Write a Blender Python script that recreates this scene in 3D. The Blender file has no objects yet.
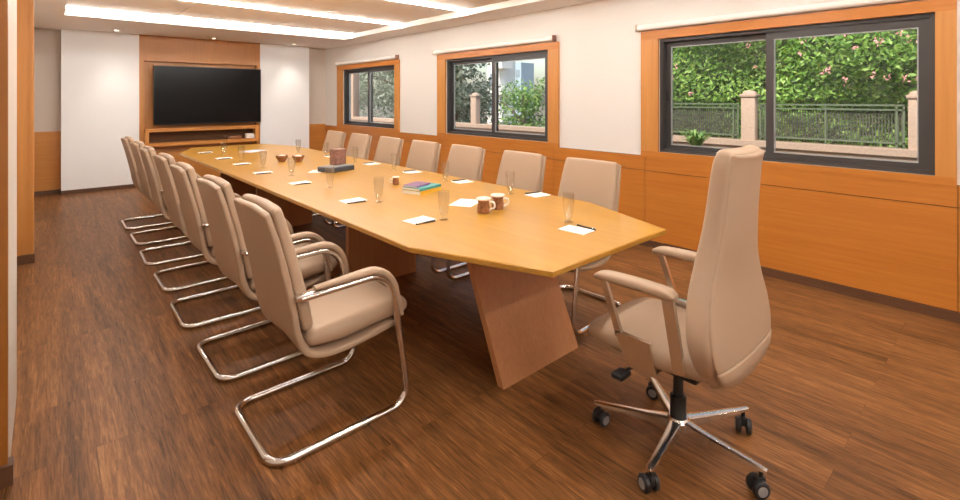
import bpy, bmesh, math, random
from mathutils import Vector, Matrix
random.seed(7)
PI = math.pi
C = bpy.context.scene.collection
R = math.radians

# ------------------------------------------------------------------ materials
def new_mat(name):
    m = bpy.data.materials.new(name); m.use_nodes = True
    nt = m.node_tree
    return m, nt, nt.nodes['Principled BSDF']
def N(nt, t, **kw):
    n = nt.nodes.new(t)
    for k, v in kw.items(): setattr(n, k, v)
    return n
def plain(name, col, rough=.5, metal=0., bump=0., bscale=200., spec=.5, coat=0., vary=0.):
    m, nt, b = new_mat(name)
    b.inputs['Base Color'].default_value = (*col, 1)
    b.inputs['Roughness'].default_value = rough
    b.inputs['Metallic'].default_value = metal
    b.inputs['Specular IOR Level'].default_value = spec
    b.inputs['Coat Weight'].default_value = coat
    if bump or vary:
        tc = N(nt, 'ShaderNodeTexCoord'); nz = N(nt, 'ShaderNodeTexNoise')
        nz.inputs['Scale'].default_value = bscale; nz.inputs['Detail'].default_value = 4
        nt.links.new(tc.outputs['Object'], nz.inputs['Vector'])
        if bump:
            bp = N(nt, 'ShaderNodeBump'); bp.inputs['Strength'].default_value = bump
            bp.inputs['Distance'].default_value = .002
            nt.links.new(nz.outputs['Fac'], bp.inputs['Height']); nt.links.new(bp.outputs['Normal'], b.inputs['Normal'])
        if vary:
            rp = N(nt, 'ShaderNodeValToRGB')
            rp.color_ramp.elements[0].position = .3; rp.color_ramp.elements[1].position = .7
            rp.color_ramp.elements[0].color = (*[c * (1 - vary) for c in col], 1)
            rp.color_ramp.elements[1].color = (*[min(1, c * (1 + vary)) for c in col], 1)
            nt.links.new(nz.outputs['Fac'], rp.inputs['Fac']); nt.links.new(rp.outputs['Color'], b.inputs['Base Color'])
    return m
def wood(name, dark, light, axis='Y', rough=.4, fine=60., stretch=.035, coat=0., broad=2.2, spec=.5):
    m, nt, b = new_mat(name)
    tc = N(nt, 'ShaderNodeTexCoord'); mp = N(nt, 'ShaderNodeMapping')
    mp.inputs['Scale'].default_value = tuple(stretch if a == axis else 1. for a in 'XYZ')
    nt.links.new(tc.outputs['Object'], mp.inputs['Vector'])
    n1 = N(nt, 'ShaderNodeTexNoise'); n1.inputs['Scale'].default_value = fine; n1.inputs['Detail'].default_value = 6
    n1.inputs['Roughness'].default_value = .65; n1.inputs['Distortion'].default_value = .4
    n2 = N(nt, 'ShaderNodeTexNoise'); n2.inputs['Scale'].default_value = broad * 2; n2.inputs['Detail'].default_value = 3
    nt.links.new(mp.outputs['Vector'], n1.inputs['Vector']); nt.links.new(mp.outputs['Vector'], n2.inputs['Vector'])
    mx = N(nt, 'ShaderNodeMath', operation='MULTIPLY_ADD'); mx.inputs[1].default_value = .6
    m2 = N(nt, 'ShaderNodeMath', operation='MULTIPLY'); m2.inputs[1].default_value = .4
    nt.links.new(n2.outputs['Fac'], m2.inputs[0])
    nt.links.new(n1.outputs['Fac'], mx.inputs[0]); nt.links.new(m2.outputs[0], mx.inputs[2])
    rp = N(nt, 'ShaderNodeValToRGB')
    rp.color_ramp.elements[0].position = .33; rp.color_ramp.elements[1].position = .67
    rp.color_ramp.elements[0].color = (*dark, 1); rp.color_ramp.elements[1].color = (*light, 1)
    nt.links.new(mx.outputs[0], rp.inputs['Fac']); nt.links.new(rp.outputs['Color'], b.inputs['Base Color'])
    b.inputs['Roughness'].default_value = rough; b.inputs['Coat Weight'].default_value = coat
    b.inputs['Coat Roughness'].default_value = .15; b.inputs['Specular IOR Level'].default_value = spec
    return m
def floor_mat():
    m, nt, b = new_mat('walnut planks')
    tc = N(nt, 'ShaderNodeTexCoord'); mp = N(nt, 'ShaderNodeMapping')
    mp.inputs['Rotation'].default_value = (0, 0, R(90))
    nt.links.new(tc.outputs['Object'], mp.inputs['Vector'])
    br = N(nt, 'ShaderNodeTexBrick'); br.offset = .37
    br.inputs['Color1'].default_value = (0, 0, 0, 1); br.inputs['Color2'].default_value = (1, 1, 1, 1)
    br.inputs['Mortar'].default_value = (0, 0, 0, 1)
    br.inputs['Scale'].default_value = 1; br.inputs['Mortar Size'].default_value = .0012
    br.inputs['Brick Width'].default_value = 1.25; br.inputs['Row Height'].default_value = .15
    nt.links.new(mp.outputs['Vector'], br.inputs['Vector'])
    m3 = N(nt, 'ShaderNodeMapping'); m3.inputs['Scale'].default_value = (1, .06, 1)
    nt.links.new(tc.outputs['Object'], m3.inputs['Vector'])
    ad = N(nt, 'ShaderNodeVectorMath', operation='MULTIPLY_ADD'); ad.inputs[1].default_value = (7, 7, 7)
    nt.links.new(br.outputs['Color'], ad.inputs[0]); nt.links.new(m3.outputs['Vector'], ad.inputs[2])
    n1 = N(nt, 'ShaderNodeTexNoise'); n1.inputs['Scale'].default_value = 105; n1.inputs['Detail'].default_value = 7
    n1.inputs['Roughness'].default_value = .7; n1.inputs['Distortion'].default_value = .8
    n2 = N(nt, 'ShaderNodeTexNoise'); n2.inputs['Scale'].default_value = 13; n2.inputs['Detail'].default_value = 4
    n2.inputs['Distortion'].default_value = 1.2
    for n in (n1, n2): nt.links.new(ad.outputs['Vector'], n.inputs['Vector'])
    a = N(nt, 'ShaderNodeMath', operation='MULTIPLY'); a.inputs[1].default_value = .58
    c = N(nt, 'ShaderNodeMath', operation='MULTIPLY_ADD'); c.inputs[1].default_value = .31
    e = N(nt, 'ShaderNodeMath', operation='MULTIPLY_ADD'); e.inputs[1].default_value = .04
    nt.links.new(n1.outputs['Fac'], a.inputs[0]); nt.links.new(n2.outputs['Fac'], c.inputs[0]); nt.links.new(a.outputs[0], c.inputs[2])
    nt.links.new(br.outputs['Color'], e.inputs[0]); nt.links.new(c.outputs[0], e.inputs[2])
    rp = N(nt, 'ShaderNodeValToRGB')
    el = rp.color_ramp.elements
    el[0].position = .33; el[0].color = (.058, .024, .008, 1)
    el[1].position = .66; el[1].color = (.44, .198, .068, 1)
    k = el.new(.5); k.color = (.215, .091, .030, 1)
    nt.links.new(e.outputs[0], rp.inputs['Fac'])
    gm = N(nt, 'ShaderNodeMix', data_type='RGBA'); gm.blend_type = 'MIX'
    gm.inputs[7].default_value = (.06, .022, .009, 1)
    sc = N(nt, 'ShaderNodeMath', operation='MULTIPLY'); sc.inputs[1].default_value = .3
    nt.links.new(br.outputs['Fac'], sc.inputs[0]); nt.links.new(sc.outputs[0], gm.inputs[0])
    nt.links.new(rp.outputs['Color'], gm.inputs[6]); nt.links.new(gm.outputs[2], b.inputs['Base Color'])
    b.inputs['Roughness'].default_value = .40; b.inputs['Specular IOR Level'].default_value = .18
    return m
def emit(name, col, s):
    m = bpy.data.materials.new(name); m.use_nodes = True; nt = m.node_tree
    nt.nodes.remove(nt.nodes['Principled BSDF'])
    e = N(nt, 'ShaderNodeEmission'); e.inputs[0].default_value = (*col, 1); e.inputs[1].default_value = s
    nt.links.new(e.outputs[0], nt.nodes['Material Output'].inputs[0]); return m
def thin_glass(name, tint=(1, 1, 1), refl=1.0, base=.03):
    m = bpy.data.materials.new(name); m.use_nodes = True; nt = m.node_tree
    nt.nodes.remove(nt.nodes['Principled BSDF'])
    t = N(nt, 'ShaderNodeBsdfTransparent'); t.inputs[0].default_value = (*tint, 1)
    g = N(nt, 'ShaderNodeBsdfGlossy'); g.inputs['Roughness'].default_value = .02
    lw = N(nt, 'ShaderNodeLayerWeight'); lw.inputs[0].default_value = .5
    fr = N(nt, 'ShaderNodeMath', operation='POWER'); fr.inputs[1].default_value = 4.; nt.links.new(lw.outputs['Facing'], fr.inputs[0])
    sc = N(nt, 'ShaderNodeMath', operation='MULTIPLY_ADD'); sc.inputs[1].default_value = refl; sc.inputs[2].default_value = base
    mx = N(nt, 'ShaderNodeMixShader')
    nt.links.new(fr.outputs[0], sc.inputs[0]); nt.links.new(sc.outputs[0], mx.inputs[0])
    nt.links.new(t.outputs[0], mx.inputs[1]); nt.links.new(g.outputs[0], mx.inputs[2])
    nt.links.new(mx.outputs[0], nt.nodes['Material Output'].inputs[0]); return m

M = dict(
    floor=floor_mat(),
    table=wood('honey oak veneer', (.40, .190, .023), (.50, .262, .041), 'Y', .30, 70, .04, spec=.45),
    tableleg=wood('reddish oak veneer', (.45, .20, .085), (.58, .28, .125), 'Z', .4, 70, .05),
    panel_y=wood('orange oak panel lengthwise', (.43, .140, .019), (.55, .205, .033), 'Y', .38, 45, .04),
    panel_z=wood('orange oak panel upright', (.47, .190, .042), (.60, .265, .065), 'Z', .38, 60, .03),
    tvwood=wood('deep oak panel upright', (.36, .138, .022), (.47, .192, .038), 'Z', .42, 60, .03),
    panel_x=wood('orange oak panel crosswise', (.42, .160, .028), (.54, .225, .046), 'X', .38, 45, .04),
    jamb=wood('shaded orange oak upright', (.25, .088, .011), (.32, .120, .018), 'Z', .4, 60, .03),  # same oak as the other jamb, its weaker light painted in as darker colour
    skirt=wood('dark walnut skirting', (.085, .038, .018), (.13, .058, .028), 'Y', .45, 40, .05),
    seam=plain('shadow gap', (.10, .04, .012), .8),
    white=plain('white wall paint', (.80, .80, .80), .75, bump=.05, bscale=300),
    cream=plain('warm white wall paint', (.77, .735, .695), .75, bump=.05, bscale=300),
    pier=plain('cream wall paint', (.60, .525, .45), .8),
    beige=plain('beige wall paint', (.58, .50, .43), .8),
    ceil=plain('ceiling paint', (.90, .87, .83), .8),
    tray=wood('pale cream ceiling board', (.91, .85, .77), (.95, .90, .83), 'X', .7, 14, .06),
    leather=plain('beige leather', (.405, .285, .195), .52, bump=.12, bscale=260, spec=.35),
    leather_dark=plain('beige leather piping', (.34, .235, .155), .55, spec=.35),
    chrome=plain('polished chrome', (.80, .79, .78), .10, 1.0),
    satin=plain('satin aluminium', (.78, .76, .74), .22, 1.0),
    black=plain('black plastic', (.018, .018, .02), .4),
    grey=plain('grey plastic', (.28, .28, .29), .4),
    alu=plain('dark grey aluminium', (.058, .054, .053), .40, .2),
    alu_light=plain('pale aluminium bead', (.42, .44, .45), .35, .4),
    screen=plain('black television glass', (.006, .0055, .006), .2, spec=.12),
    paper=plain('white paper', (.86, .86, .85), .7),
    paperblue=plain('pale bluish paper', (.62, .64, .74), .6),
    glass=thin_glass('clear window glass', (.97, .985, .98), .4),
    tumbler=thin_glass('clear drinking glass', (.97, .97, .965), .65, .09),
    led=emit('warm white light strip', (1, .965, .91), 50.),
    lens=emit('warm downlight lens', (1, .86, .66), 14.),
    brownpot=plain('brown glazed ceramic', (.26, .105, .045), .3, vary=.5, bscale=60),
    whiteglaze=plain('cream glazed ceramic', (.80, .72, .64), .3),
    brown=plain('brown patterned card', (.24, .115, .085), .5, vary=.4, bscale=45),
    slate=plain('dark slate grey card', (.055, .062, .072), .45),
    purple=plain('purple book cover', (.20, .085, .21), .4),
    teal=plain('teal book cover', (.05, .26, .26), .4),
    yellow=plain('yellow book cover', (.72, .43, .04), .4),
    stone=plain('pale pinkish stone render', (.39, .27, .20), .85, bump=.3, bscale=40, vary=.1),
    fence=plain('grey green painted metal', (.11, .14, .085), .5),
    mesh=plain('dark netting', (.10, .10, .075), .9, vary=.4, bscale=26),
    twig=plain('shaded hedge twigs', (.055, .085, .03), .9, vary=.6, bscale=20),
    soil=plain('garden soil', (.12, .10, .07), .95, vary=.4, bscale=6),
    bark=plain('tree bark', (.20, .155, .115), .9, vary=.3, bscale=14),
    bldg=plain('cream facade paint', (.76, .72, .66), .8),
    bldgblue=plain('blue grey facade', (.30, .37, .43), .6),
    pink=plain('pink petals', (.82, .34, .33), .6),
    winglass=plain('dark far window', (.20, .25, .29), .2),
)
def leafmat(name, cols):
    m, nt, b = new_mat(name)
    gi = N(nt, 'ShaderNodeNewGeometry'); rp = N(nt, 'ShaderNodeValToRGB')
    el = rp.color_ramp.elements
    el[0].color = (*cols[0], 1); el[1].color = (*cols[-1], 1)
    for i, c in enumerate(cols[1:-1]): k = el.new((i + 1) / (len(cols) - 1)); k.color = (*c, 1)
    nt.links.new(gi.outputs['Random Per Island'], rp.inputs['Fac']); nt.links.new(rp.outputs['Color'], b.inputs['Base Color'])
    b.inputs['Roughness'].default_value = .5
    tr = N(nt, 'ShaderNodeBsdfTranslucent'); nt.links.new(rp.outputs['Color'], tr.inputs[0])
    mx = N(nt, 'ShaderNodeMixShader'); mx.inputs[0].default_value = .3
    nt.links.new(b.outputs[0], mx.inputs[1]); nt.links.new(tr.outputs[0], mx.inputs[2])
    nt.links.new(mx.outputs[0], nt.nodes['Material Output'].inputs[0]); return m
M['leaf'] = leafmat('bright hedge leaves', [(.05, .125, .02), (.12, .25, .035), (.21, .38, .06), (.33, .48, .11)])
M['leafgrey'] = leafmat('grey green tree leaves', [(.07, .10, .055), (.16, .20, .12), (.28, .32, .22), (.42, .44, .34)])
M['leafyoung'] = leafmat('fresh green leaves', [(.07, .16, .035), (.17, .31, .07), (.31, .44, .13)])

# ------------------------------------------------------------------ mesh helpers
class MB:
    def __init__(s): s.v = []; s.f = []
    def add(s, verts, faces):
        o = len(s.v); s.v += [tuple(v) for v in verts]; s.f += [tuple(i + o for i in f) for f in faces]; return s
    def box(s, x0, x1, y0, y1, z0, z1):
        v = [(x, y, z) for x in (x0, x1) for y in (y0, y1) for z in (z0, z1)]
        return s.add(v, [(0, 1, 3, 2), (4, 6, 7, 5), (0, 4, 5, 1), (2, 3, 7, 6), (0, 2, 6, 4), (1, 5, 7, 3)])
    def rbox(s, x0, x1, y0, y1, z0, z1, r=.005, seg=2, mat=None):
        bm = bmesh.new(); bmesh.ops.create_cube(bm, size=1)
        for v in bm.verts: v.co = Vector(((x0 + x1) / 2 + v.co.x * (x1 - x0), (y0 + y1) / 2 + v.co.y * (y1 - y0), (z0 + z1) / 2 + v.co.z * (z1 - z0)))
        bmesh.ops.bevel(bm, geom=bm.edges[:], offset=r, segments=seg, profile=.5, affect='EDGES')
        bm.verts.index_update()
        vs = [v.co.copy() for v in bm.verts]
        if mat is not None: vs = [mat @ v for v in vs]
        s.add(vs, [[v.index for v in f.verts] for f in bm.faces]); bm.free(); return s
    def loft(s, rings, cap=True, closed=False):
        n = len(rings[0]); vs = [p for r in rings for p in r]; fs = []
        m = len(rings)
        for i in range(m if closed else m - 1):
            a = i * n; b = ((i + 1) % m) * n
            for j in range(n):
                k = (j + 1) % n; fs.append((a + j, a + k, b + k, b + j))
        if cap and not closed:
            fs.append(tuple(range(n))[::-1]); fs.append(tuple((m - 1) * n + j for j in range(n)))
        return s.add(vs, fs)
    def tube(s, path, r, n=10, closed=False, flat=None):
        P = [Vector(p) for p in path]; m = len(P); rings = []
        def tan(i):
            if closed: return (P[(i + 1) % m] - P[i - 1]).normalized()
            return (P[min(i + 1, m - 1)] - P[max(i - 1, 0)]).normalized()
        t = tan(0); up = Vector((0, 0, 1)) if abs(t.z) < .9 else Vector((0, 1, 0))
        nr = (up - t * up.dot(t)).normalized()
        for i in range(m):
            t = tan(i); nr = (nr - t * nr.dot(t)).normalized(); bn = t.cross(nr)
            ri = r[i] if isinstance(r, (list, tuple)) else r
            rb = ri if flat is None else flat
            rings.append([P[i] + nr * (math.cos(2 * PI * k / n) * ri) + bn * (math.sin(2 * PI * k / n) * rb) for k in range(n)])
        return s.loft(rings, True, closed)
    def lathe(s, prof, cx=0, cy=0, cz=0, n=24, cap=True):
        rings = [[(cx + r * math.cos(2 * PI * k / n), cy + r * math.sin(2 * PI * k / n), cz + z) for k in range(n)] for r, z in prof]
        return s.loft(rings, cap)
    def prism(s, poly, z0, z1):
        n = len(poly)
        return s.loft([[(x, y, z0) for x, y in poly], [(x, y, z1) for x, y in poly]])
    def build(s, name, mat, parent=None, smooth=True, ang=38, loc=None):
        me = bpy.data.meshes.new(name); me.from_pydata(s.v, [], s.f); me.update()
        bm = bmesh.new(); bm.from_mesh(me); bmesh.ops.recalc_face_normals(bm, faces=bm.faces[:]); bm.to_mesh(me); bm.free()
        if smooth:
            me.polygons.foreach_set('use_smooth', [True] * len(me.polygons)); me.set_sharp_from_angle(angle=R(ang))
        me.materials.append(mat)
        o = bpy.data.objects.new(name, me); C.objects.link(o)
        if parent: o.parent = parent
        if loc: o.location = loc
        return o
def fillet(path, r, seg=6):
    """round the corners of a polyline; r may be one radius or one per inner point"""
    P = [Vector(p) for p in path]; out = [P[0]]
    for i in range(1, len(P) - 1):
        a, b, c = P[i - 1], P[i], P[i + 1]; ri = r[i - 1] if isinstance(r, (list, tuple)) else r
        u = (a - b).normalized(); v = (c - b).normalized(); th = u.angle(v)
        if ri <= 0 or th > PI - .02: out.append(b); continue
        d = min(ri / math.tan(th / 2), (a - b).length * .49, (c - b).length * .49); rr = d * math.tan(th / 2)
        ctr = b + (u + v).normalized() * (rr / math.sin(th / 2))
        p0 = b + u * d - ctr; p1 = b + v * d - ctr; an = p0.angle(p1)
        for k in range(seg + 1):
            t = k / seg; out.append(ctr + (p0 * math.sin((1 - t) * an) + p1 * math.sin(t * an)) / math.sin(an))
    out.append(P[-1]); return out
def resample(pts, n):
    """Catmull-Rom through tuples of any length, n samples per span"""
    out = []; m = len(pts)
    for i in range(m - 1):
        p0, p1, p2, p3 = pts[max(i - 1, 0)], pts[i], pts[i + 1], pts[min(i + 2, m - 1)]
        for k in range(n):
            t = k / n
            out.append(tuple(.5 * (2 * b + (c - a) * t + (2 * a - 5 * b + 4 * c - d) * t * t + (3 * b - a - 3 * c + d) * t ** 3) for a, b, c, d in zip(p0, p1, p2, p3)))
    out.append(tuple(pts[-1])); return out
def slab(stations, edge=.02, ny=6., nz=2.6, seg=36, y0=0., n=5, wrap=None):
    """upholstered slab swept along stations (x, z, half width, half thickness); superellipse section, rounded ends.
       wrap = bulge along the section's normal, growing with (y/w)^2"""
    S = resample(stations, n); m = len(S); rings = []
    def ring(x, z, w, t, nx, nzv, wr):
        pts = []
        for k in range(seg):
            a = 2 * PI * k / seg; c, sn = math.cos(a), math.sin(a)
            yy = w * math.copysign(abs(c) ** (2 / ny), c); tt = t * math.copysign(abs(sn) ** (2 / nz), sn)
            tt += wr * (yy / max(w, 1e-4)) ** 2
            pts.append((x + nx * tt, y0 + yy, z + nzv * tt))
        return pts
    def frame(i):
        a, b = S[max(i - 1, 0)], S[min(i + 1, m - 1)]
        tx, tz = b[0] - a[0], b[1] - a[1]; L = math.hypot(tx, tz); return tx / L, tz / L
    K = 4
    tx, tz = frame(0); x, z, w, t = S[0]; wr = wrap or 0.
    e = min(edge, t * .92)
    for k in range(K):
        a = PI / 2 * (1 - k / K)
        rings.append(ring(x - tx * e * math.sin(a), z - tz * e * math.sin(a), w - e * (1 - math.cos(a)), t - e * (1 - math.cos(a)), -tz, tx, wr))
    for i in range(m):
        tx, tz = frame(i); x, z, w, t = S[i]; rings.append(ring(x, z, w, t, -tz, tx, wr))
    e = min(edge, t * .92)
    for k in range(1, K + 1):
        a = PI / 2 * k / K
        rings.append(ring(x + tx * e * math.sin(a), z + tz * e * math.sin(a), w - e * (1 - math.cos(a)), t - e * (1 - math.cos(a)), -tz, tx, wr))
    return MB().loft(rings)

def tag(o, label=None, cat=None, group=None, kind=None):
    if label: o['label'] = label
    if cat: o['category'] = cat
    if group: o['group'] = group
    if kind: o['kind'] = kind
    return o
def empty(name, loc, label, cat, rz=0., group=None):
    o = bpy.data.objects.new(name, None); C.objects.link(o); o.location = loc; o.rotation_euler = (0, 0, rz)
    o.empty_display_size = .1
    return tag(o, label, cat, group)
def dup(root, loc, rz, label, group=None):
    r = root.copy(); C.objects.link(r); r.location = loc; r.rotation_euler = (0, 0, rz); r['label'] = label
    if group: r['group'] = group
    for ch in list(root.children):
        c = ch.copy(); C.objects.link(c); c.parent = r
        for g in list(ch.children):
            d = g.copy(); C.objects.link(d); d.parent = c
    return r
def struct(name, mb, mat, parent=None, smooth=False, label=None):
    o = mb.build(name, mat, parent, smooth)
    if not parent: tag(o, label, None, None, 'structure')
    return o

# ------------------------------------------------------------------ room shell
WX, YF, YN, XL = 4.32, 9.60, -2.6, -.45
ZS, ZT = 2.45, 2.52
struct('floor', MB().box(XL - .2, WX + .2, YN - .2, YF + .2, -.12, 0), M['floor'], label='brown walnut plank floor')
# ceiling: lowered border all round, raised tray of pale boards inside
TX0, TX1, TY0, TY1 = .16, 3.86, -2.0, 7.82
cm = MB()
cm.box(XL - .2, TX0, YN - .2, YF + .2, ZS, 2.75).box(TX1, WX + .2, YN - .2, YF + .2, ZS, 2.75)
cm.box(TX0, TX1, TY1, YF + .2, ZS, 2.75).box(TX0, TX1, YN - .2, TY0, ZS, 2.75).box(TX0, TX1, TY0, TY1, ZT + .02, 2.75)
struct('ceiling', cm, M['ceil'], label='cream ceiling with lowered border')
tb = MB(); strip_y = [7.55 - 1.5 * k for k in range(7)]
xs = [TX0, 1.27, 2.62, TX1]; ye = [TY1] + [y for y in strip_y] + [TY0]
for i in range(len(ye) - 1):
    hi = ye[i] - (.045 if i else .004); lo = ye[i + 1] + (.045 if i < len(ye) - 2 else .004)
    for a, b in zip(xs, xs[1:]):
        tb.box(a + .004, b - .004, lo, hi, ZT, ZT + .02)
struct('trim_1', tb, M['tray'], label='pale cream ceiling boards between the light strips')
struct('wall_near', MB().box(XL - .2, WX + .2, YN - .2, YN, 0, 2.75), M['cream'])
# left side: white pier between timber jambs, wall set back elsewhere
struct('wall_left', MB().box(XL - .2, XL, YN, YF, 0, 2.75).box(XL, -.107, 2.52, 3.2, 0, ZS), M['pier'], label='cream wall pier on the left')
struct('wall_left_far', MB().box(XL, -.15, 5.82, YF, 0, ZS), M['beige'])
jm = MB().box(XL, -.107, 2.48, 2.52, .075, ZS); struct('trim_2', jm, M['jamb'], label='shade-darkened timber jamb at the left edge')
struct('baseboard_left', MB().box(XL, -.092, 2.462, 2.522, 0, .075).box(XL, -.078, 5.675, 5.84, 0, .075), M['skirt'], label='dark base blocks of the timber jambs')
jm = MB().box(XL, -.112, 5.70, 5.82, .075, ZS).box(-.112, -.084, 5.69, 5.83, .075, ZS)
struct('trim_3', jm, M['panel_z'], label='brown timber jamb before the far wall')
# far wall
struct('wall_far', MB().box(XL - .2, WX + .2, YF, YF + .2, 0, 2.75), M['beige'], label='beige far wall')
struct('trim_4', MB().box(-.15, .155, YF - .02, YF, .06, .93).box(3.88, WX - .02, YF - .02, YF, .06, .90), M['panel_x'], label='timber wainscot of the far wall')
struct('wall_far_panel', MB().box(.155, 1.10, 9.39, YF, .06, ZS).box(2.95, 3.88, 9.39, YF, .06, ZS), M['white'], label='white panels either side of the television')
struct('baseboard_far', MB().box(-.15, .155, YF - .03, YF, 0, .06).box(.155, 1.10, 9.40, YF, 0, .06).box(2.95, 3.88, 9.40, YF, 0, .06).box(3.88, WX, YF - .03, YF, 0, .06), M['skirt'])
# timber television niche
nb = MB().box(1.10, 2.95, 9.50, YF, 0, ZS)
nb.box(1.10, 1.165, 9.40, 9.50, 0, ZS).box(2.89, 2.95, 9.40, 9.50, 0, ZS)
nb.box(1.165, 2.89, 9.40, 9.50, 2.03, ZS).box(1.165, 2.89, 9.41, 9.50, 0, .55)
struct('trim_5', nb, M['tvwood'], label='upright grained timber panel around the television')

# right wall with three window openings
WINS = [(1, 6.90, 8.80, 6.765, 9.03), (2, 3.60, 5.53, 3.45, 5.72), (3, .345, 2.255, .245, 2.43)]   # opening y0,y1, timber y0,y1
ZB, ZTOP = .915, 1.985
wm = MB(); ys = [YN] + sorted([a for w in WINS for a in (w[1], w[2])]) + [YF]
wm.box(WX, WX + .16, YN, YF, 0, ZB).box(WX, WX + .16, YN, YF, ZTOP, 2.75)
for i in range(0, len(ys), 2): wm.box(WX, WX + .16, ys[i], ys[i + 1], ZB, ZTOP)
struct('wall_right', wm, M['cream'], label='warm white upper wall with the windows')
wn = MB(); cuts = [YN, -1.4, .24, 2.39, 3.52, 5.62, 6.83, 9.0, YF - .03]
for a, b in zip(cuts, cuts[1:]):
    wn.box(WX - .022, WX, a + .002, b - .002, .065, .722); wn.box(WX - .022, WX, a + .002, b - .002, .728, .865)
struct('trim_6', wn, M['panel_y'], label='orange timber wainscot under the windows')
struct('trim_7', MB().box(WX - .010, WX + .001, YN, YF - .03, .06, .868), M['seam'])
struct('baseboard_right', MB().box(WX - .034, WX, YN, YF - .03, 0, .062), M['skirt'])

labels_w = {1: 'timber framed sliding window nearest the television wall', 2: 'middle timber framed sliding window', 3: 'large timber framed sliding window nearest the camera'}
for n, y0, y1, o0, o1 in WINS:
    root = empty('window_%d' % n, (WX, (y0 + y1) / 2, ZB), labels_w[n], None); root['kind'] = 'structure'
    ym = (y0 + y1) / 2; h = ZTOP - ZB
    Y0, Y1, O0, O1 = y0 - ym, y1 - ym, o0 - ym, o1 - ym
    f = MB(); p = -.028
    f.box(p, .0, O0, O1, h, 2.065 - ZB).box(p, .0, O0, O1, -.05, 0)
    f.build('timber_head', M['panel_y'], root, False)
    MB().box(p, .0, O0, Y0, 0, h).build('timber_jamb', M['panel_z'], root, False)
    MB().box(p, .0, Y1, O1, 0, h).build('timber_jamb', M['panel_z'], root, False)
    def rect(mb, xa, xb, a, b, c, d, t, tb_=None):
        tb_ = tb_ or t
        mb.box(xa, xb, a, a + t, c, d).box(xa, xb, b - t, b, c, d).box(xa, xb, a + t, b - t, d - t, d).box(xa, xb, a + t, b - t, c, c + tb_)
    a = MB(); rect(a, .012, .13, Y0, Y1, 0, h, .03)
    a.build('outer_frame', M['alu'], root, False)
    md = .04 if n == 3 else .02     # meeting stile
    s1 = MB(); rect(s1, .026, .058, Y0 + .03, md + .012, .03, h - .03, .055, .04); s1.build('sash', M['alu'], root, False)
    s2 = MB(); rect(s2, .075, .107, md - .035, Y1 - .03, .03, h - .03, .045, .035); s2.build('sash', M['alu'], root, False)
    b1 = MB(); rect(b1, .032, .052, Y0 + .085, md - .043, .07, h - .085, .008); b1.build('glazing_bead', M['alu_light'], root, False)
    b2 = MB(); rect(b2, .081, .101, md + .010, Y1 - .075, .065, h - .075, .008); b2.build('glazing_bead', M['alu_light'], root, False)
    MB().box(.041, .043, Y0 + .085, md - .043, .07, h - .085).build('pane', M['glass'], root, False)
    MB().box(.090, .092, md + .010, Y1 - .075, .065, h - .075).build('pane', M['glass'], root, False)
    MB().rbox(.058, .074, Y1 - .066, Y1 - .05, h * .45, h * .55, .004).build('latch', M['black'], root)
# roller blinds rolled up above each window
for n, (a, b, lb) in enumerate([(6.80, 9.03, 'white roller blind rolled up above the window nearest the television wall'), (3.50, 5.78, 'white roller blind rolled up above the middle window'),
                   (.20, 2.47, 'white roller blind rolled up above the large near window')]):
    r = empty('roller_blind', (WX, (a + b) / 2, 2.105), lb, 'blind', 0, 'roller blinds'); L = (b - a) / 2
    MB().tube([(-.036, -L + .02, 0), (-.036, L - .02, 0)], .030, 14).build('rolled_fabric', M['ceil'], r)
    MB().rbox(-.008, 0, -L, L, .028, .036, .002).build('head_rail', M['alu_light'], r)
    for s in (-1, 1): MB().rbox(-.07, 0, s * L - .006, s * L + .006, -.036, .036, .003).build('end_bracket', M['brown'] if s < 0 else M['whiteglaze'], r)

# ------------------------------------------------------------------ lights of the room
order = ['nearest the television wall', 'second from the television wall', 'third from the television wall', 'fourth from the television wall, above the camera',
         'over the near end of the room', 'overhead at the camera', 'above the near wall']
for k, y in enumerate(strip_y):
    r = empty('linear_light', ((TX0 + TX1) / 2, y, ZT), 'white recessed light strip across the ceiling, ' + order[k], 'light', 0, 'ceiling light strips')
    L = (TX1 - TX0) / 2 - .01
    MB().box(-L, L, -.017, .017, -.026, .012).build('diffuser', M['led'], r, False)
    for s in (-1, 1): MB().box(-L, L, min(s * .016, s * .030), max(s * .016, s * .030), -.004, .018).build('channel', M['ceil'], r, False)
for x, y, lb in [(.78, 9.06, 'small round downlight over the left white panel'), (2.12, 9.14, 'small round downlight over the television'), (3.48, 9.12, 'small round downlight over the right white panel')]:
    r = empty('downlight', (x, y, ZS), lb, 'light', 0, 'downlights')
    MB().lathe([(.030, -.002), (.046, -.006), (.048, 0), (.030, .0)], n=20, cap=False).build('trim_ring', M['whiteglaze'], r)
    MB().lathe([(.0301, -.0015), (.001, -.003)], n=20).build('lens', M['lens'], r)
    ld = bpy.data.lights.new('downlight', 'SPOT'); ld.energy = 27 if x != 2.12 else 20; ld.spot_size = R(76); ld.spot_blend = .9; ld.color = (1, .93, .84); ld.shadow_soft_size = .03
    lo = bpy.data.objects.new('downlight_beam', ld); C.objects.link(lo); lo.parent = r; lo.location = (0, 0, -.02)

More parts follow.
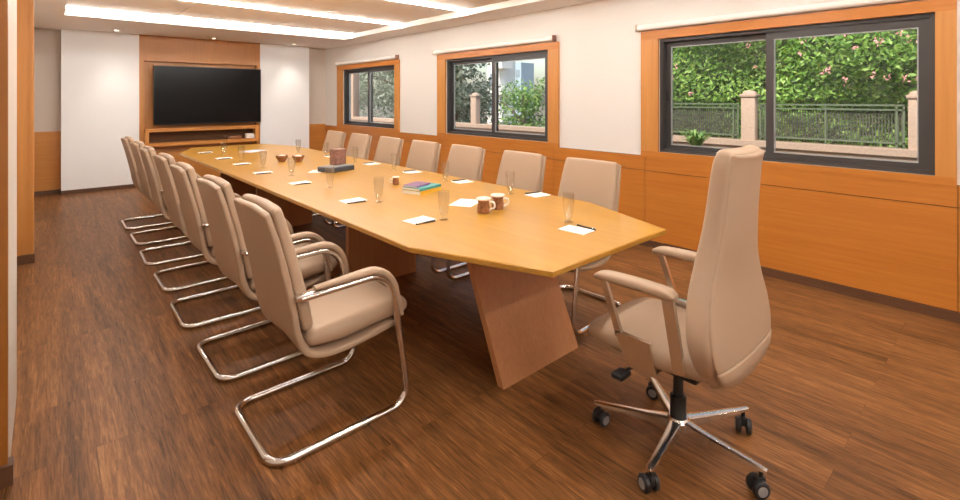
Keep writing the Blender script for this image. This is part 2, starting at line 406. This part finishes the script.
# ------------------------------------------------------------------ television and shelf
r = empty('television', (2.11, 9.40, .985), 'large black flat television on the timber panel', 'television')
MB().rbox(-.83, .83, -.09, -.05, 0, .975, .006).build('bezel', M['black'], r)
MB().box(-.818, .818, -.093, -.089, .022, .963).build('screen', M['screen'], r, False)
MB().rbox(-.3, .3, -.052, .1, .3, .7, .01).build('wall_bracket', M['black'], r)
r = empty('wall_shelf', (2.03, 9.40, .64), 'open timber media shelf below the television', 'shelf')
MB().box(-.865, .86, -.10, .06, .235, .295).build('shelf_top', M['panel_x'], r, False)
MB().box(-.865, .86, -.10, .06, .0, .055).build('shelf_bottom', M['panel_x'], r, False)
for s in (-1, 1): MB().box(min(s * .865, s * .81), max(s * .865, s * .81), -.10, .06, .055, .235).build('side_panel', M['panel_z'], r, False)
MB().box(-.81, .81, .085, .098, .0, .235).build('back_panel', M['seam'], r, False)
sh = .695
o = MB().rbox(-.11, .11, -.06, .06, 0, .055, .008).build('box', M['brownpot']); o.location = (2.5, 9.37, sh); tag(o, 'flat reddish brown box on the shelf under the television', 'box')
o = MB().rbox(-.07, .07, -.05, .05, 0, .09, .01).build('box', M['whiteglaze']); o.location = (2.76, 9.37, sh); tag(o, 'small cream box at the right end of the media shelf', 'box')

# ------------------------------------------------------------------ conference table
TA, TB_, TC, TD = 1.215, 1.458, 2.364, 2.607
Yn, Ya, Yb, Ye = 1.198, 1.829, 6.862, 7.5
def tpoly(d):
    return [(TB_ + d * .8, Yn + d), (TC - d * .8, Yn + d), (TD - d, Ya + d * .4), (TD - d, Yb - d * .4), (TC - d * .8, Ye - d), (TB_ + d * .8, Ye - d), (TA + d, Yb - d * .4), (TA + d, Ya + d * .4)]
t = empty('conference_table', (0, 0, 0), 'long honey oak boardroom table with chamfered ends', 'table')
mb = MB(); mb.loft([[(x, y, z) for x, y in tpoly(d)] for d, z in ((.006, .722), (0, .727), (0, .746), (.004, .750))])
mb.build('tabletop', M['table'], t, False)
mb = MB(); mb.loft([[(x, y, z) for x, y in tpoly(d)] for d, z in ((.075, .697), (.012, .7219))])
mb.build('under_frame', M['table'], t, False)
def leg(y, lean, sgn):
    mb = MB(); x0, x1, th = 1.655, 2.255, .042
    mb.loft([[(x0, y, 0), (x1, y, 0), (x1, y + sgn * th, 0), (x0, y + sgn * th, 0)],
             [(x0, y + sgn * lean, .69), (x1, y + sgn * lean, .69), (x1, y + sgn * (lean + th), .69), (x0, y + sgn * (lean + th), .69)]])
    return mb.build('support_panel', M['tableleg'], t, False)
leg(1.665, .30, 1); leg(3.29, 0, 1); leg(5.41, 0, -1); leg(7.035, .30, -1)
MB().box(1.90, 2.01, 2.0, 6.7, .58, .69).build('cable_beam', M['tableleg'], t, False)

# ------------------------------------------------------------------ cantilever chairs (forward = +x)
def make_chair(label):
    r = empty('cantilever_chair', (0, 0, 0), label, 'chair', 0, 'cantilever chairs along the table')
    # outer shell: back curving under the seat
    sh_ = [(-.304, .965, .214, .015), (-.268, .84, .226, .017), (-.235, .70, .232, .018), (-.208, .57, .232, .018), (-.190, .47, .230, .018), (-.150, .395, .228, .018),
           (-.06, .368, .228, .017), (.08, .376, .230, .016), (.235, .398, .226, .016)]
    slab(sh_, .010, 14, 3.5, 44, n=4, wrap=-.014).build('back_shell', M['leather'], r)
    bk = [(-.265, .972, .210, .024), (-.236, .86, .222, .028), (-.201, .72, .228, .030), (-.172, .60, .228, .031), (-.150, .50, .226, .029)]
    slab(bk, .020, 11, 3.2, 44, n=5, wrap=-.014).build('backrest', M['leather'], r)
    st = [(-.130, .432, .226, .040), (-.02, .430, .232, .046), (.12, .444, .234, .048), (.22, .452, .232, .046), (.288, .448, .226, .040)]
    slab(st, .040, 8, 2.5, 36, n=5).build('seat', M['leather'], r)
    # one bent tube: rear floor bar, floor runners, front uprights, arm rails
    w = .252; half = [(-.205, .628), (.205, .640), (.300, .017), (-.315, .017)]
    side = lambda s: [(x, s * w, z) for x, z in half]
    path = fillet(side(1) + side(-1)[::-1], [.13, .075, .075, .075, .075, .13], 7)
    MB().tube(path, .0155, 12).build('frame', M['chrome'], r)
    for s in (-1, 1):
        ap = fillet([(-.150, s * w, .650), (.187, s * w, .664), (.254, s * w, .43)], .125, 9)
        mb = MB(); n = 14; rings = []
        for i, p in enumerate(ap):
            a, b = ap[max(i - 1, 0)], ap[min(i + 1, len(ap) - 1)]; tn = (b - a).normalized(); up = Vector((0, 1, 0)).cross(tn); up = up if up.z > 0 or abs(up.x) > .5 else -up
            if up.dot(Vector((1, 0, 1))) < 0: up = -up
            k = 1 if 0 < i < len(ap) - 1 else .6
            rings.append([p + Vector((0, 1, 0)) * (.024 * k * math.copysign(abs(math.cos(2 * PI * q / n)) ** .6, math.cos(2 * PI * q / n))) + up * (.006 + .0155 * k * math.copysign(abs(math.sin(2 * PI * q / n)) ** .7, math.sin(2 * PI * q / n))) for q in range(n)])
        mb.loft(rings).build('armrest', M['leather'], r)
        mb = MB(); mb.rbox(-.225, -.095, s * w - .013, s * w + .013, .622, .645, .004)
        mb.rbox(-.222, -.190, min(s * .215, s * w), max(s * .215, s * w), .620, .645, .004); mb.build('arm_bracket', M['chrome'], r)
    for x in (-.02, .18): MB().tube([(x, -.2, .358 if x < .1 else .368), (x, .2, .358 if x < .1 else .368)], .009, 8).build('seat_bar', M['chrome'], r)
    return r
yl = [2.136 + .746 * k for k in range(7)]
wl = ['nearest the camera', 'second from the camera', 'third from the camera', 'fourth from the camera', 'fifth from the camera', 'sixth from the camera', 'farthest from the camera']
ch = make_chair('beige leather cantilever chair on the left side of the table, ' + wl[0])
ch.location = (.95, yl[0], 0)
for k in range(1, 7):
    dup(ch, (.95 + [0, .004, -.006, .006, -.004, .008, .003][k], yl[k], 0), R([0, .8, -.7, .5, -1, .6, 0][k]), 'beige leather cantilever chair on the left side of the table, ' + wl[k])
yr = [2.0, 2.67, 3.37, 4.02, 4.69, 5.38, 6.06]
for k in range(7):
    dup(ch, (2.585, yr[k], 0), R(180 + [1.5, -1, -.8, 0, -1, -.6, 0][k]), 'beige leather cantilever chair on the window side of the table, ' + wl[k])

# ------------------------------------------------------------------ executive chair (forward = +x, placed facing +y)
ex = empty('executive_chair', (1.93, .925, 0), 'tall beige leather swivel chair at the near end of the table', 'chair', R(90))
# back: front shell with headrest, teardrop outline
prof = [(-.226, .415, .190, .026), (-.224, .47, .252, .042), (-.220, .55, .288, .052), (-.208, .63, .284, .053), (-.200, .72, .254, .050), (-.203, .82, .214, .046),
        (-.215, .93, .184, .043), (-.225, 1.03, .170, .041), (-.233, 1.11, .165, .040), (-.242, 1.18, .163, .038), (-.249, 1.212, .157, .034)]
slab(prof, .022, 7, 4.5, 48, n=5, wrap=-.014).build('backrest', M['leather'], ex)
rs = [(-.273, .500, .258, .012)] + [(x - t + .006, z, w - .012, .012) for x, z, w, t in prof[2:10]] + [(-.283, 1.208, .148, .010)]
slab(rs, .008, 7, 3, 44, n=5, wrap=-.016).build('back_cover', M['leather'], ex)
lc = [(-.236, .392, .160, .018), (-.260, .42, .206, .020), (-.273, .455, .240, .018), (-.275, .486, .256, .014)]
slab(lc, .008, 6, 3, 44, n=4, wrap=-.016).build('lumbar_cup', M['leather'], ex)
st = [(-.165, .432, .205, .040), (-.04, .430, .224, .050), (.10, .434, .230, .052), (.22, .438, .226, .049), (.275, .430, .215, .038)]
slab(st, .034, 7, 2.5, 36, n=5).build('seat', M['leather'], ex)
MB().rbox(-.12, .10, -.10, .10, .325, .384, .012).build('tilt_mechanism', M['black'], ex)
lv = MB().tube([(.06, .09, .352), (.10, .20, .345), (.11, .235, .338)], .007, 8); lv.rbox(.085, .135, .215, .285, .326, .346, .006); lv.build('tilt_lever', M['black'], ex)
MB().rbox(-.200, -.10, -.045, .045, .345, .368, .008).build('back_bracket', M['black'], ex)
for s in (-1, 1):
    ap = [(-.098, .700, .024, .012), (-.075, .704, .031, .019), (0, .706, .033, .021), (.13, .704, .033, .020), (.195, .700, .031, .018), (.225, .692, .024, .012)]
    arm = slab(ap, .012, 3, 2.6, 24, y0=s * .238, n=4).build('armrest', M['leather'], ex)
    mb = MB(); y = s * .238
    def bar(p, q, wd, th):     # flat polished bar in the plane of the arm
        p, q = Vector((p[0], 0, p[1])), Vector((q[0], 0, q[1])); d = (q - p).normalized(); nn = Vector((-d.z, 0, d.x)) * (wd / 2)
        pts = [p + nn, p - nn, q - nn, q + nn]
        mb.loft([[Vector((a.x, y - th / 2, a.z)) for a in pts], [Vector((a.x, y + th / 2, a.z)) for a in pts]])
    bar((.200, .688), (.128, .492), .026, .018); bar((-.075, .688), (-.120, .43), .044, .018)
    bar((.142, .486), (-.01, .486), .020, .018)
    pts = [(.136, .478), (-.01, .478), (-.03, .375), (.085, .375)]
    mb.loft([[(a, y - .006, b) for a, b in pts], [(a, y + .006, b) for a, b in pts]])
    mb.rbox(-.02, .07, min(s * .10, y), max(s * .10, y), .370, .379, .003)
    mb.build('arm_frame', M['satin'], ex, False)
MB().lathe([(.030, .085), (.032, .10), (.032, .20), (.026, .205), (.020, .205), (.020, .33)], n=20).build('gas_column', M['black'], ex)
bs = MB().lathe([(.032, .062), (.045, .068), (.047, .105), (.036, .118)], n=24).build('base_hub', M['satin'], ex)
def lang(u):  # caster directions measured around the hub
    return R(u - 90)
angs = [117, 189, 265.5, 332, 47.5]
for a in angs:
    d = lang(a); Mx = Matrix.Rotation(d, 4, 'Z')
    mb = MB(); rings = []
    for tt, w, h0, h1 in ((.03, .024, .070, .112), (.12, .020, .078, .106), (.24, .016, .088, .104), (.325, .014, .090, .102), (.340, .009, .092, .100)):
        rings.append([Mx @ Vector((tt, yy, zz)) for yy, zz in ((-w, h0), (-w * .9, h1 - .003), (-w * .5, h1), (w * .5, h1), (w * .9, h1 - .003), (w, h0))])
    sp = mb.loft(rings).build('base_spoke', M['satin'], ex, True, 30)
    cst = MB().tube([Mx @ Vector((.318, 0, .05)), Mx @ Vector((.318, 0, .092))], .008, 10)
    yw = Matrix.Translation(Mx @ Vector((.318, 0, 0))) @ Matrix.Rotation(d + R(55), 4, 'Z')
    cst.rbox(-.022, .014, -.010, .010, .030, .066, .006, 2, yw)
    c = cst.build('caster', M['black'], ex)
    for s in (-1, 1):
        wl_ = MB(); prof = [(.006, s * .010), (.026, s * .0095), (.031, s * .013), (.031, s * .025), (.025, s * .030), (.004, s * .030)]
        wl_.loft([[yw @ Vector((-.012 + rr * math.cos(2 * PI * k / 18), o_,   .0312 + rr * math.sin(2 * PI * k / 18))) for k in range(18)] for rr, o_ in prof])
        wl_.build('wheel', M['black'], c)
        hb = MB(); hb.loft([[yw @ Vector((-.012 + rr * math.cos(2 * PI * k / 14), o_,   .0312 + rr * math.sin(2 * PI * k / 14))) for k in range(14)] for rr, o_ in ((.019, s * .0295), (.017, s * .032))])
        hb.build('hub_cap', M['grey'], c)

# ------------------------------------------------------------------ things on the table
ZTAB = .750
def at(o, x, y, rz=0, z=ZTAB): o.location = (x, y, z); o.rotation_euler = (0, 0, rz); return o
pads = [(1.52, 2.19, -84, 'on the left of the table, nearest the camera'), (1.49, 2.90, -88, 'second from the camera in the left row'), (1.49, 3.79, -86, 'third from the camera in the left row'),
        (1.45, 4.54, -92, 'fourth from the camera in the left row'), (1.48, 5.29, -88, 'fifth from the camera in the left row'), (1.47, 5.93, -85, 'sixth from the camera in the left row'), (1.46, 6.72, -90, 'farthest in the left row'),
        (2.00, 1.49, 4, 'on the near table end by the tall chair'), (2.53, 2.21, 84, 'nearest the camera in the window side row'), (2.48, 2.96, 88, 'second from the camera in the window side row'),
        (2.47, 3.66, 86, 'third from the camera in the window side row'), (2.47, 4.40, 92, 'fourth from the camera in the window side row'), (2.46, 5.3, 90, 'farthest in the window side row')]
pm = None
for i, (x, y, a, lb) in enumerate(pads):
    if pm is None:
        pm = empty('notepad', (0, 0, 0), '', 'notepad', 0, 'notepads')
        MB().box(-.052, .052, -.074, .074, 0, .004).build('sheets', M['paper'], pm, False)
        MB().box(-.053, .053, .060, .075, .0005, .0052).build('binding', M['paper'], pm, False)
        pp = empty('pen', (0, 0, 0), '', 'pen', 0, 'pens')
        MB().tube([(0, -.062, .0048), (0, .060, .0048)], .0046, 8).build('barrel', M['black'], pp)
        MB().tube([(0, .060, .0048), (0, .066, .0048)], .003, 8).build('tip', M['satin'], pp)
        MB().rbox(.004, .0065, -.058, -.02, .006, .009, .0008).build('clip', M['satin'], pp)
        p, q = pm, pp
    else:
        p = dup(pm, (0, 0, 0), 0, ''); q = dup(pp, (0, 0, 0), 0, '')
    at(p, x, y, R(a)); p['label'] = 'white notepad ' + lb
    rr = Matrix.Rotation(R(a), 2); off = rr @ Vector((.072, -.012))
    at(q, x + off.x, y + off.y, R(a - 8)); q['label'] = 'black pen beside the white notepad ' + lb
gl = [(2.105, 1.62, 'on the near end of the table'), (1.63, 2.11, 'nearest the camera on the left of the table'), (1.60, 2.76, 'second from the camera in the left row'), (1.585, 3.45, 'third from the camera in the left row'),
      (1.58, 4.20, 'fourth from the camera in the left row'), (1.56, 4.88, 'fifth from the camera in the left row'), (1.55, 5.55, 'sixth from the camera in the left row'), (1.56, 6.27, 'farthest in the left row'),
      (2.42, 2.37, 'nearest the camera in the window side row'), (2.41, 3.10, 'second from the camera in the window side row'), (2.40, 3.86, 'third from the camera in the window side row'),
      (2.42, 4.66, 'fourth from the camera in the window side row'), (2.42, 5.38, 'fifth from the camera in the window side row'), (2.32, 5.95, 'farthest in the window side row')]
g0 = None
for x, y, lb in gl:
    if g0 is None:
        outer = [(.024, .0), (.025, .003), (.010, .008), (.009, .016), (.019, .030), (.026, .060), (.0305, .100), (.032, .130), (.0315, .160)]
        inner = [(.0305, .160), (.0308, .130), (.029, .100), (.0245, .062), (.017, .034), (.004, .022)]
        g0 = empty('drinking_glass', (0, 0, 0), '', 'glass', 0, 'drinking glasses')
        MB().lathe(outer + inner, n=24).build('bowl', M['tumbler'], g0); g = g0
    else: g = dup(g0, (0, 0, 0), 0, '')
    at(g, x, y); g['label'] = 'tall clear drinking glass ' + lb
# lidded cups
def cup(x, y, rz, lb, s=1., lid=True):
    c = empty('ceramic_cup', (x, y, ZTAB), lb, 'cup', rz)
    MB().lathe([(.026 * s, 0), (.034 * s, .004), (.036 * s, .03 * s), (.030 * s, .055 * s), (.034 * s, .072 * s), (.031 * s, .072 * s), (.020 * s, .03 * s)], n=20).build('body', M['brownpot'], c)
    if lid: MB().lathe([(.038 * s, .072 * s), (.041 * s, .077 * s), (.038 * s, .082 * s), (.010 * s, .086 * s)], n=20).build('lid', M['whiteglaze'], c)
    mb = MB(); mb.tube(resample([(.033 * s, 0, .060 * s), (.056 * s, 0, .056 * s), (.058 * s, 0, .030 * s), (.033 * s, 0, .016 * s)], 5), .006 * s, 8, flat=.012 * s); mb.build('handle', M['whiteglaze'], c)
cup(1.905, 2.085, R(-50), 'brown ceramic cup with cream lid, left of the close pair', 1.08)
cup(2.035, 2.10, R(-40), 'brown ceramic cup with cream lid, right of the close pair', 1.08)
cup(2.03, 3.24, R(150), 'small brown cup beside the stacked books', .72)
# sheet of paper
tag(at(MB().box(-.075, .075, -.105, .105, 0, .0015).build('paper_sheet', M['paper'], None, False), 2.00, 2.36, R(-62)), 'white sheet of paper behind the brown cups', 'paper')
tag(at(MB().box(-.105, .105, -.148, .148, 0, .0015).build('paper_sheet', M['paperblue'], None, False), 1.96, 6.5, R(-55)), 'pale bluish sheet at the far end of the table', 'paper')
tag(at(MB().box(-.06, .06, -.085, .085, 0, .0015).build('paper_sheet', M['paper'], None, False), 1.85, 4.30, R(-40)), 'white sheet of paper left of the slate coloured tray', 'paper')
# books
def book(x, y, z, w, d, h, rz, mat, lb):
    b = empty('book', (x, y, ZTAB + z), lb, 'book', R(rz), 'stacked books')
    cv = MB().box(-w / 2, w / 2, -d / 2, d / 2, 0, .002).box(-w / 2, w / 2, -d / 2, d / 2, h - .002, h).box(-w / 2, w / 2, -d / 2, -d / 2 + .003, .002, h - .002)
    cv.build('cover', M[mat], b, False)
    MB().box(-w / 2 + .003, w / 2 - .003, -d / 2 + .003, d / 2 - .004, .002, h - .002).build('pages', M['paper'], b, False)
book(2.01, 2.86, 0, .25, .17, .026, 18, 'yellow', 'yellow book at the bottom of the stack on the table')
book(2.012, 2.862, .026, .24, .165, .018, 15, 'teal', 'teal book in the middle of the stack on the table')
book(1.985, 2.885, .044, .17, .12, .012, 21, 'purple', 'purple book on top of the stack on the table')
# slate tray with brown box
tr = empty('tray', (2.0, 4.22, ZTAB), 'dark slate grey tray under the brown upright box', 'tray', R(18))
MB().rbox(-.135, .135, -.10, .10, 0, .045, .006).build('body', M['slate'], tr)
MB().rbox(-.115, .115, -.08, .08, .045, .049, .002).build('lining', M['grey'], tr)
bx = empty('card_box', (2.04, 4.27, ZTAB + .049), 'brown patterned upright box standing on the slate tray', 'box', R(18))
MB().rbox(-.062, .062, -.045, .045, 0, .135, .006).build('body', M['brown'], bx)
MB().rbox(-.064, .064, -.047, .047, .120, .148, .008).build('lid', M['brown'], bx)
# far bowls
for x, y, lb in [(1.86, 5.22, 'small dark brown bowl at the far part of the table, left of the pair'), (1.98, 5.08, 'small dark brown bowl at the far part of the table, right of the pair')]:
    b = empty('bowl', (x, y, ZTAB), lb, 'bowl', 0, 'dark bowls')
    MB().lathe([(.03, 0), (.034, .006), (.060, .045), (.064, .066), (.060, .066), (.054, .045), (.02, .012)], n=22).build('body', M['brownpot'], b)
    MB().lathe([(.050, .046), (.044, .060), (.02, .070)], n=14).build('contents', M['whiteglaze'], b)

# ------------------------------------------------------------------ garden outside
tag(MB().box(WX + .16, 70, -14, 80, -.25, -.12).build('ground', M['soil'], None, False), 'garden soil outside', None, None, 'structure')
GX = 6.8; ZG = -.12
def leaves(n, rnd, size, name, mat, parent=None, up=.2):
    mb = MB()
    for _ in range(n):
        p, out = rnd(); p = Vector(p); s = size * random.uniform(.6, 1.3)
        nrm = (Vector(out) * .8 + Vector((random.gauss(0, .6), random.gauss(0, .6), random.gauss(0, .5) + up))).normalized()
        t = nrm.orthogonal().normalized(); t = Matrix.Rotation(random.uniform(0, 2 * PI), 3, nrm) @ t; b = nrm.cross(t)
        mb.add([p - t * s, p + b * s * .45 + nrm * s * .1, p + t * s, p - b * s * .45 + nrm * s * .1], [(0, 1, 2, 3)])
    me = bpy.data.meshes.new(name); me.from_pydata(mb.v, [], mb.f); me.update(); me.materials.append(M[mat])
    o = bpy.data.objects.new(name, me); C.objects.link(o)
    if parent: o.parent = parent
    return o
# low wall, pillars and fence
tag(MB().box(GX, GX + .22, -6, 20, ZG, .80).box(GX - .03, GX + .25, -6, 20, .80, .875).build('garden_wall', M['stone'], None, False), 'low pale stone garden wall outside the windows', 'wall')
wl2 = {.66: 'at the right edge of the large window', 2.335: 'in the middle of the large window', 7.80: 'in the left half of the middle window'}
for y, h, w in [(.66, 1.48, .10), (2.335, 1.50, .085), (7.80, 1.52, .085)]:
    r = empty('garden_pillar', (GX, y, ZG), 'pale stone pillar of the garden wall ' + wl2[y], 'pillar', 0, 'garden wall pillars')
    MB().rbox(.02, .16, -w, w, 0, h - .06 - ZG, .01).build('shaft', M['stone'], r)
    MB().rbox(.005, .175, -w - .015, w + .015, h - .06 - ZG, h - .02 - ZG, .008).loft([[(.09 + .075 * k1 * math.cos(2 * PI * k / 20), (w + .005) * k1 * math.sin(2 * PI * k / 20), z) for k in range(20)] for k1, z in ((1, h - .021 - ZG), (.9, h + .005 - ZG), (.6, h + .022 - ZG), (.1, h + .03 - ZG))]).build('cap', M['stone'], r)
def fence(y0, y1, lb):
    r = empty('metal_fence', (GX + .1, (y0 + y1) / 2, .875), lb, 'fence', 0, 'garden fences'); L = (y1 - y0) / 2
    mb = MB()
    for z in (.055, .42, .47): mb.box(-.012, .012, -L, L, z - .009, z + .009)
    mb.build('rail', M['fence'], r, False)
    mb = MB()
    for s in (-1, 1):
        for k in (0, .06): mb.box(-.012, .012, s * (L - .01 - k) - .009, s * (L - .01 - k) + .009, .0, .47)
    n = max(2, int((y1 - y0) / .8))
    for k in range(1, n): mb.box(-.010, .010, -L + 2 * L * k / n - .008, -L + 2 * L * k / n + .008, .0, .47)
    mb.build('upright', M['fence'], r, False)
    nt_ = MB(); q = int((y1 - y0) / .028)
    for k in range(1, q): nt_.box(.018, .022, -L + 2 * L * k / q - .0055, -L + 2 * L * k / q + .0055, .02, .42)
    for k in range(1, 8): nt_.box(.018, .022, -L, L, .02 + k * .05 - .003, .02 + k * .05 + .003)
    nt_.build('netting', M['mesh'], r, False)
fence(-3.0, .53, 'grey green metal fence right of the large window'); fence(.79, 2.22, 'grey green metal fence in the right half of the large window'); fence(2.47, 5.6, 'grey green metal fence in the left half of the large window')
# flowering hedge, one bush after another
def hedge(y0, y1, zt, lb, n=5200, fl=60):
    r = empty('flowering_hedge', (GX + .75, (y0 + y1) / 2, ZG), lb, 'hedge'); L = (y1 - y0) / 2
    def rnd():
        y = random.uniform(-L - .05, L + .05); z = random.uniform(.35, zt - ZG) ; x = -.30 + .16 * math.sin(y * 3.1 + z * 2) + .12 * math.sin(z * 5.3 - y * 1.7) - (.22 if z > 1.53 else 0) + abs(random.gauss(0, .13))
        return (x, y, z), (-1, 0, .3)
    leaves(int(n * 2.4), rnd, .036, 'foliage', 'leaf', r)
    def rn2():
        (x, y, z), o = rnd(); z = random.uniform(1.6, 2.65); x = -.30 + .16 * math.sin(y * 3.1 + z * 2) + .12 * math.sin(z * 5.3 - y * 1.7) - .27
        return (x, y, z), o
    cl = []
    for _ in range(fl):
        (x, y, z), o = rn2(); cl += [((x + random.gauss(0, .012), y + random.gauss(0, .022), z + random.gauss(0, .022)), o) for _ in range(6)]
    it = iter(cl)
    f = leaves(len(cl), lambda: next(it), .020, 'blossoms', 'pink', r); f['kind'] = 'stuff'
    mb = MB()
    for k in range(13):
        y = -L + (k + .5) * 2 * L / 13; mb.tube([(.2, y, 0), (.22, y + .05, .8), (.15, y - .04, 1.7)], .03, 7)
    mb.build('stem', M['bark'], r)
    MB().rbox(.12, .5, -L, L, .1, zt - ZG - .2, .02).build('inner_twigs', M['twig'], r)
hedge(-2.6, 4.9, 3.0, 'pink flowering hedge behind the fence outside the large window', 16000, 95)
# small plant on the wall
def tuft(x, y, z, n, s, lb, name='garden_plant', mat='leafyoung'):
    r = empty(name, (x, y, z), lb, 'plant'); mb = MB()
    for k in range(n):
        a = random.uniform(0, 2 * PI); l = s * random.uniform(.6, 1.1); d = Vector((math.cos(a), math.sin(a), 0)); w = Vector((-d.y, d.x, 0)) * .018
        sp = random.uniform(.3, .9)
        pts = [Vector((0, 0, 0)), d * l * sp * .4 + Vector((0, 0, l * .55)), d * l * sp * .8 + Vector((0, 0, l * .8)), d * l * sp * 1.1 + Vector((0, 0, l * .72))]
        vs = []
        for i, p in enumerate(pts): k_ = [.6, 1, .8, .1][i]; vs += [p - w * k_, p + w * k_]
        mb.add(vs, [(0, 1, 3, 2), (2, 3, 5, 4), (4, 5, 7, 6)])
    me = bpy.data.meshes.new('fronds'); me.from_pydata(mb.v, [], mb.f); me.materials.append(M[mat]); o = bpy.data.objects.new('fronds', me); C.objects.link(o); o.parent = r
    MB().tube([(0, 0, -.02), (0, 0, .06)], .02, 8).build('stem', M['bark'], r)
    return r
r = tuft(6.35, 2.80, .70, 60, .36, 'small bright green spiky plant on a plinth in front of the garden wall')
tag(MB().rbox(6.22, 6.48, 2.67, 2.93, ZG, .68, .02).build('stone_plinth', M['stone']), 'stone plinth under the small spiky plant', 'plinth')
# trees
def tree(x, y, h, rad, lb, mat='leafgrey', n=3000, size=.07, lean=0, low=.9):
    r = empty('tree', (x, y, ZG), lb, 'tree', 0, 'garden trees')
    mb = MB(); mb.tube([(0, 0, 0), (.03, .04, h * .3), (lean, -.05, h * .6), (lean * 1.5, 0, h * .85)], [.09, .075, .055, .03], 8)
    for k in range(5):
        a = k * 1.3; z = h * (.38 + .09 * k); mb.tube([(lean * .6, 0, z), (lean + rad * .5 * math.cos(a), rad * .5 * math.sin(a), z + .3), (lean + rad * .85 * math.cos(a), rad * .85 * math.sin(a), z + .5)], [.035, .025, .012], 6)
    mb.build('trunk', M['bark'], r)
    blobs = [(random.uniform(-.6, .6) * rad, random.uniform(-.7, .7) * rad, random.uniform(low, h), random.uniform(.3, .55) * rad) for _ in range(30)]
    def rnd():
        bx, by, bz, br = random.choice(blobs); d = Vector((random.gauss(0, 1), random.gauss(0, 1), random.gauss(0, 1))).normalized()
        return Vector((bx, by, bz)) + d * br * random.uniform(.75, 1.05), d
    leaves(n, rnd, size, 'foliage', mat, r)
tree(8.6, 10.6, 3.4, 1.2, 'grey green tree seen through the left pane of the middle window', n=11000, size=.065, low=.4)
tree(8.6, 8.0, 1.75, .62, 'fresh green shrub seen through the right pane of the middle window', 'leafyoung', 3000, .045, low=.6)
tree(8.5, 6.75, 2.0, .5, 'yellowish green shrub at the right edge of the middle window', 'leafyoung', 2600, .045, low=.7)
tree(9.0, 14.4, 3.6, 1.4, 'grey green tree seen through the right pane of the window nearest the television wall', n=5200, size=.06, low=1.1)
tree(8.6, 17.6, 3.6, 1.3, 'grey green tree seen through the left pane of the window nearest the television wall', n=5000, size=.06, low=.6)
o = MB().rbox(-.11, .11, -.2, .2, 0, 3.2, .02).build('gate_column', M['stone']); o.location = (7.0, 13.6, ZG); tag(o, 'tall pale stone column seen through the left pane of the window nearest the television wall', 'column')
# buildings beyond
b = empty('apartment_building', (15.0, 15.2, ZG), 'pale cream apartment block with stacked balconies beyond the middle window', 'building')
MB().box(-.2, .8, -.05, .75, 0, 9).build('wall', M['bldg'], b, False)
for k in range(4):
    MB().box(-.55, .1, -.55, .25, .55 + k * 1.15, .85 + k * 1.15).build('balcony', M['bldg'], b, False)
    MB().box(-.215, -.19, .3, .6, .95 + k * 1.15, 1.5 + k * 1.15).build('window', M['winglass'], b, False)
b = empty('office_building', (22, 21.4, ZG), 'blue grey building in the distance beyond the middle window', 'building')
MB().box(0, 1.2, -.8, .8, 0, 3.8).build('wall', M['bldgblue'], b, False)
for k in range(3):
    for q in (-.5, 0, .5): MB().box(-.03, .0, q - .15, q + .15, .9 + k * 1.0, 1.35 + k * 1.0).build('window', M['winglass'], b, False)

# ------------------------------------------------------------------ daylight
w = bpy.data.worlds.new('sky'); bpy.context.scene.world = w; w.use_nodes = True; nt = w.node_tree
sk = N(nt, 'ShaderNodeTexSky', sky_type='NISHITA'); sk.sun_disc = False; sk.sun_elevation = R(48); sk.sun_rotation = R(-80); sk.air_density = 1.2; sk.dust_density = 3.0
bg = nt.nodes['Background']; bg.inputs[1].default_value = .30
nt.links.new(sk.outputs[0], bg.inputs[0])
sd = bpy.data.lights.new('sun', 'SUN'); sd.energy = 4.8; sd.angle = R(6); sd.color = (1, .95, .86)
so = bpy.data.objects.new('sun', sd); C.objects.link(so)
so.rotation_euler = Vector((.62, .12, -.78)).to_track_quat('-Z', 'Y').to_euler()

# ------------------------------------------------------------------ camera
cd = bpy.data.cameras.new('camera'); co = bpy.data.objects.new('camera', cd); C.objects.link(co)
co.location = (0, 0, 1.42); co.rotation_euler = (R(90), 0, -.733)
cd.sensor_width = 36; cd.sensor_fit = 'HORIZONTAL'; cd.lens = 481.06 / 960 * 36; cd.shift_y = -(250 - 98.58) / 960; cd.clip_start = .05
S = bpy.context.scene; S.camera = co
S.view_settings.view_transform = 'Standard'; S.view_settings.look = 'None'; S.view_settings.exposure = .27; S.view_settings.gamma = 1; S.view_settings.use_curve_mapping = False
S.cycles.use_denoising = True; S.cycles.max_bounces = 12; S.cycles.transparent_max_bounces = 16; S.cycles.diffuse_bounces = 8
